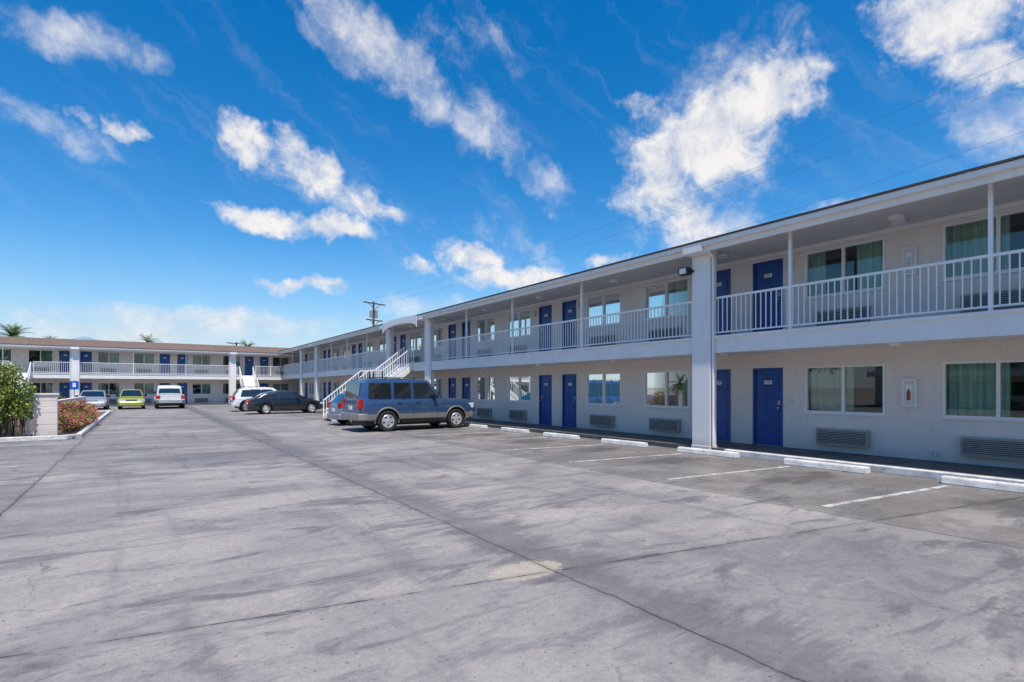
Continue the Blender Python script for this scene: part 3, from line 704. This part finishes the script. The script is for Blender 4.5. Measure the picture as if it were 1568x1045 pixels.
s2=dict(suv); s2.update(L=4.6,W=1.83,top=[(0,1.0),(.06,1.02),(3.1,1.02),(3.4,1.0),(4.1,.94),(4.4,.85),(4.55,.72),(4.6,.6)],bot=[(0,.45),(.3,.32),(4.2,.32),(4.6,.4)],belt=1.0,
 gh=[(.05,.98),(.42,1.50),(.8,1.64),(2.1,1.68),(2.6,1.62),(3.45,.99)],wx=(.85,3.6),r=.35,clad=.48,cladmat=M['black'],bumpmat=whitep,mat=whitep,tumble=.22,
 wins=[(.5,.62,.95,1.0,1.08,1.48),(1.1,1.08,1.72,1.78,1.06,1.53),(1.88,1.84,2.45,3.0,1.06,1.53)],seams=[1.05,1.84,2.95],hlines=[(.3,4.2,.82)],handles=[(1.3,.92),(2.15,.92)],bump=(.38,.62),tl=(.80,1.08),hl=(.66,.82),hlx=4.5,mirror=(2.85,1.1),board=False,rack=(.7,2.2),plate=.78)
car('parked_suv',(5.15,41.2,.004),0,s2)
def sed(mat): 
    d=dict(suv); d.update(L=4.65,W=1.8,top=[(0,.80),(.08,.93),(.5,.98),(1.0,.95),(3.2,.93),(3.5,.90),(4.1,.80),(4.45,.68),(4.6,.56),(4.65,.5)],bot=[(0,.36),(.4,.24),(4.2,.24),(4.65,.3)],belt=.92,
     gh=[(.28,.95),(1.05,1.33),(1.6,1.43),(2.2,1.44),(2.6,1.38),(3.5,.92)],tumble=.3,wx=(.95,3.68),r=.32,clad=.34,cladmat=mat,bumpmat=mat,mat=mat,
     wins=[(1.12,1.40,1.66,1.66,.97,1.30),(1.74,1.74,2.42,3.05,.97,1.31)],seams=[1.05,1.72,2.85],hlines=[(.5,4.0,.78)],handles=[(1.2,.84),(2.0,.84)],bump=(.26,.52),tl=(.70,.88),hl=(.58,.70),hlx=4.5,mirror=(2.85,.98),board=False,rack=None,tall=False,plate=.6,spokes=7); return d
car('parked_car',(5.45,36.6,.004),0,sed(paint('black_car_paint',(.012,.014,.02),.2,.2,.1)))
def hatch(mat):
    d=sed(mat); d.update(L=3.95,W=1.7,top=[(0,.85),(.06,.93),(2.5,.95),(2.9,.93),(3.5,.84),(3.8,.7),(3.95,.5)],bot=[(0,.34),(.4,.24),(3.6,.24),(3.95,.3)],belt=.93,
     gh=[(.05,.92),(.40,1.38),(.9,1.49),(1.6,1.51),(2.0,1.46),(2.95,.93)],wx=(.65,3.15),r=.30,wins=[(.42,.62,1.22,1.22,1.0,1.34),(1.3,1.3,1.85,2.55,1.0,1.34)],seams=[1.26,2.3],hlines=[(.3,3.4,.78)],handles=[(1.42,.86)],hlx=3.84,hl=(.6,.74),mirror=(2.35,1.03),tl=(.78,1.0)); return d
car('parked_car',(6.95,23.6,.004),0,hatch(paint('light_blue_car_paint',(.22,.30,.38),.4,.3)))
hy=math.radians(-90)
car('parked_car',(-.55,53.6,.004),hy,hatch(paint('lime_car_paint',(.36,.38,.05),.1,.3)))
car('parked_car',(-2.95,54.4,.004),hy,sed(paint('silver_car_paint',(.55,.57,.60),.5,.3)))
pk=dict(suv); pk.update(L=5.4,W=1.95,top=[(0,1.08),(.05,1.10),(3.8,1.12),(4.0,1.12),(4.9,1.05),(5.2,.95),(5.35,.8),(5.4,.6)],bot=[(0,.52),(.3,.42),(4.9,.40),(5.4,.48)],belt=1.10,gh=[(1.95,1.08),(2.05,1.62),(2.4,1.80),(3.0,1.83),(3.35,1.78),(4.05,1.10)],
 wins=[(2.15,2.25,2.75,2.75,1.18,1.66),(2.83,2.83,3.28,3.72,1.18,1.66)],wx=(1.15,4.4),cladmat=whitep,bumpmat=M['chrome'],mat=whitep,seams=[1.93,2.8,3.7],handles=[(3.0,1.0)],hlx=5.28,hl=(.78,.96),mirror=(3.5,1.25),rack=None,tl=(.78,1.05),plate=.55)
ptk=car('pickup_truck',(1.95,49.2,.004),-hy,pk)
bd=MB(); bd.box(.1,1.85,-.8,.8,1.125,1.135); bd.build('truck_bed_shade_sheet',M['black'],ptk)  # flat dark sheet on the closed body, painting in the shaded bed recess

# ---------------------------------------------------------------- vegetation
def leafmat(name,cols,rough=.6):
    m,t,b=newmat(name)
    tc=t.new('ShaderNodeTexCoord').outputs['Object']
    n=t.noise(tc,3.5,2,.6); n2=t.noise(tc,25,1,.6)
    c=t.mix(t.rng(n,.35,.65),c4(cols[0]),c4(cols[1])); c=t.mix(t.rng(n2,.5,.7),c,c4(cols[2]))
    t.put(b.inputs['Base Color'],c); b.inputs['Roughness'].default_value=rough
    return m
M['leaf']=leafmat('green_leaves',[(.05,.10,.015),(.10,.18,.03),(.16,.23,.05)])
M['leafy']=leafmat('yellow_green_leaves',[(.18,.24,.03),(.30,.36,.06),(.38,.38,.10)])
M['flower']=leafmat('pink_flowers',[(.55,.03,.12),(.68,.06,.14),(.75,.18,.24)])
M['trunk']=simple('trunk_bark',(.13,.09,.06),.95,var=.3,bump=.5)
def leaves(mb,clumps,count,size,mis):
    for _ in range(count):
        c,r=random.choice(clumps); 
        v=Vector((random.gauss(0,1),random.gauss(0,1),random.gauss(0,1))).normalized()*(random.random()**.4)
        p=Vector(c)+Vector((v.x*r[0],v.y*r[1],v.z*r[2]))
        if p.z<.05: continue
        a=Vector((random.gauss(0,1),random.gauss(0,1),random.gauss(0,.6))).normalized(); b=a.orthogonal().normalized()
        b=(b*math.cos(1)+a.cross(b)*random.uniform(-1,1)).normalized(); s=size*random.uniform(.6,1.5)
        mb.add([p,p+a*s*.5+b*s*.28,p+a*s,p+a*s*.5-b*s*.28],[(0,1,2,3)],random.choice(mis))
def shrub(name,clumps,count,size,mats,mis,stems=True):
    mb=MB(); leaves(mb,clumps,count,size,mis)
    for c,r in clumps:
        for k in range(3):
            b=(c[0]+random.uniform(-.2,.2)*r[0],c[1]+random.uniform(-.2,.2)*r[1],0.0); e=(c[0]+random.uniform(-.6,.6)*r[0],c[1]+random.uniform(-.6,.6)*r[1],c[2]+r[2]*.5)
            mb.cyl(b,e,.018,.006,n=5,mi=len(mats))
    return mb.build(name,mats+[M['trunk']],None,recalc=False)
cl=[((-3.7+random.uniform(-.9,.75),22.6+random.uniform(-.25,.4),random.uniform(.5,2.15)),(.38,.38,.38)) for _ in range(20)]
cl+=[((-3.35,22.6,2.1),(.35,.35,.35)),((-3.1,22.5,1.6),(.35,.3,.4)),((-3.05,22.5,1.0),(.3,.3,.4))]
shrub('green_shrub',cl,13000,.07,[M['leaf'],M['leafy']],[0,1,1,1])
cl=[((-2.0+random.uniform(-.25,.2),y,random.uniform(.35,.8)),(.36,.5,.34)) for y in np.linspace(23.6,31,15)]
cl+= [((-2.1,24.4,.95),(.3,.35,.25)),((-2.0,26.6,1.0),(.3,.35,.22))]
shrub('flowering_shrub',cl,13000,.06,[M['leaf'],M['leafy'],M['flower']],[0,1,1,2,2])
cl=[((-4.2+random.uniform(-1.5,1),y,random.uniform(.4,1.0)),(.6,.6,.45)) for y in np.linspace(25,42,14)]
shrub('green_shrub',cl,8000,.12,[M['leaf'],M['leafy']],[0,1])

def palm(name,x,y,h,R=1.6,nf=26,seed=0):
    rnd=random.Random(seed); mb=MB()
    k=8
    for i in range(k):
        z0=h*i/k;z1=h*(i+1)/k; mb.cyl((x,y,z0),(x,y,z1),.20-.06*i/k+.02,.20-.06*(i+1)/k,n=10,mi=1)
    for f in range(nf):
        az_=rnd.uniform(0,6.283); el0=rnd.uniform(-.5,1.35); L=R*rnd.uniform(.8,1.15)
        p=Vector((x,y,h)); d=Vector((math.cos(az_)*math.cos(el0),math.sin(az_)*math.cos(el0),math.sin(el0)))
        side=Vector((-math.sin(az_),math.cos(az_),0)); ns=9
        for s_ in range(ns):
            q=p+d*(L/ns); w=.34*L*math.sin(math.pi*(.12+.85*(s_+.5)/ns))*.75
            for sg in(-1,1):
                for j in range(2):
                    a=p+(q-p)*(j*.5); tip=a+side*sg*w+d*.18*L/2+Vector((0,0,-.22*w))
                    mb.add([a,a+(q-p)*.32,tip],[(0,1,2)],0)
            mb.beam(p,q,.03,.03,0)
            p=q; d=(d+Vector((0,0,-.17))).normalized()
    mb.build(name,[M['leaf'],M['trunk']],None,recalc=False)
def atpix(u,y):
    r=(u-784)/F; return y*(math.sin(TH)+r*math.cos(TH))/(math.cos(TH)-r*math.sin(TH))
def zpix(u,v,y):
    r=(u-784)/F; d=y/(math.cos(TH)-r*math.sin(TH)); return CH+d*(HZ-v)/F
for i,(u,v,y,R) in enumerate([(20,518,82,2.2),(228,527,100,1.9),(378,533,110,1.9),(75,524,130,1.6)]):
    palm('palm_tree',atpix(u,y),y,zpix(u,v,y),R,30,i)
palm('palm_tree',-4.0,24.0,1.95,1.0,24,9)
def tree(name,x,y,h,r,seed):
    rnd=random.Random(seed); mb=MB()
    mb.cyl((x,y,0),(x+.1,y,h*.45),.2,.13,n=10,mi=2); cl=[]
    for i in range(11):
        a=rnd.uniform(0,6.28); rr=r*rnd.uniform(.2,.8); z=h*rnd.uniform(.5,.95)
        e=(x+math.cos(a)*rr,y+math.sin(a)*rr,z); mb.cyl((x+.1,y,h*.4),e,.07,.02,n=6,mi=2); cl.append((e,(r*.42,r*.42,h*.13)))
    leaves(mb,cl,3500,.28,[0,0,1]); mb.build(name,[M['leaf'],M['leafy'],M['trunk']],None,recalc=False)
for i,(x,y,h,r) in enumerate([(-12,-6,6,2.4),(-13,4,7,2.8),(-10,12,5,2.0),(-14,20,7,2.6),(-6,-14,6,2.3),(-12,28,7,2.8)]): tree('shade_tree',x,y,h,r,i)

mb=MB(); mb.box(-12,-1.72,22.0,44,.0,.08); mb.build('planter_bed',M['soil'])
mb=MB(); mb.box(-1.72,-1.57,22.3,43.98,0,.15); mb.box(-12,-1.9,21.83,21.98,0,.15); mb.beam((-1.95,21.905,.075),(-1.645,22.33,.075),.15,.148); mb.box(-12,-1.5,44.0,44.15,0,.14); mb.build('planter_curb',M['curb'],bevel=.02)
fe=empty('block_wall')
mb=MB()
for i in range(7): mb.box(-2.82+(.004 if i%2 else 0),-2.22,22.75+(.004 if i%2 else 0),22.95,.08+i*.19,.08+(i+1)*.19-.012)
mb.box(-2.815,-2.225,22.76,22.94,.08,1.40); mb.box(-2.86,-2.18,22.71,22.99,1.41,1.47)
mb.box(-2.82,-2.62,22.96,40,.08,1.15); mb.build('wall_blocks',M['wall'],fe,bevel=.006)
mb=MB(); x0,x1=-6.5,-2.86
for z in(.25,1.15,1.32): mb.box(x0,x1,22.85,22.88,z,z+.035)
n=int((x1-x0)/.11)
for i in range(n): x=x0+(x1-x0)*(i+.5)/n; mb.box(x-.011,x+.011,22.856,22.876,.1,1.38)
for x in(x0,-4.7,-2.95): mb.box(x-.03,x+.03,22.83,22.90,.08,1.42)
mb.build('metal_fence',M['rail'])
sg=empty('accessible_parking_sign'); mb=MB(); sx=atpix(113,56.6)
mb.cyl((sx,57.0,0),(sx,57.0,2.3),.03); mb.build('sign_post',M['steel'],sg)
mb=MB(); mb.box(sx-.3,sx+.3,56.93,56.96,1.5,2.2,None,0); mb.box(sx-.1,sx+.1,56.92,56.929,1.7,2.05,None,1); mb.build('sign_panel',[M['bluesign'],M['white']],sg)

def upole(x,y,h,a):
    r=empty('utility_pole',(x,y,0),a); mb=MB(); mb.cyl((0,0,0),(0,0,h),.17,.11,n=12)
    for z,L in((h-.25,1.6),(h-2.2,1.2)):
        mb.box(-L,L,-.2,-.1,z-.07,z+.07)
        mb.beam((-L*.6,-.16,z),(0,-.16,z-.7),.05,.05);mb.beam((L*.6,-.16,z),(0,-.16,z-.7),.05,.05)
        for q in(-L+.1,-L*.45,L*.45,L-.1): mb.cyl((q,-.15,z+.07),(q,-.15,z+.27),.05,.03,n=8,mi=1)
    mb.cyl((.35,0,h-1.9),(.35,0,h-1.0),.22,n=14,mi=2); mb.cyl((-.35,0,h-1.9),(-.35,0,h-1.1),.2,n=14,mi=2)
    mb.build('pole_parts',[M['wood'],M['frame'],M['steel']],r); return r
px_,py_=atpix(572,60),60; h1=zpix(572,462,60)
upole(px_,py_,h1,math.radians(20)); upole(31.5,-1,16,math.radians(10))
upole(atpix(362,95),95,zpix(362,524,95),math.radians(20))
wr=MB()
for off,dz in((-1.2,.0),(1.0,0),(.4,-2.4)):
    a=Vector((px_+off,py_,h1+dz)); b=Vector((31.5+off,-1,16+dz)); pr=a
    for i in range(1,25):
        u=i/24; q=a.lerp(b,u)+Vector((0,0,-1.3*4*u*(1-u))); wr.cyl(pr,q,.0055,n=4); pr=q
wr.build('power_lines',M['wire'])

mb=MB(); N=240; vs=[]
for i in range(N+1):
    k=i/4; a=math.radians(-40+k); R=4200; hgt=108+12*math.sin(k*.55)+6*math.sin(k*2.1+1)+50*math.exp(-((k-36.2)/3.8)**2)+25*math.exp(-((k-31)/4.)**2)
    x=R*math.sin(a);y=R*math.cos(a); vs+=[(x,y,0),(x*1.1,y*1.1,hgt*1.95)]
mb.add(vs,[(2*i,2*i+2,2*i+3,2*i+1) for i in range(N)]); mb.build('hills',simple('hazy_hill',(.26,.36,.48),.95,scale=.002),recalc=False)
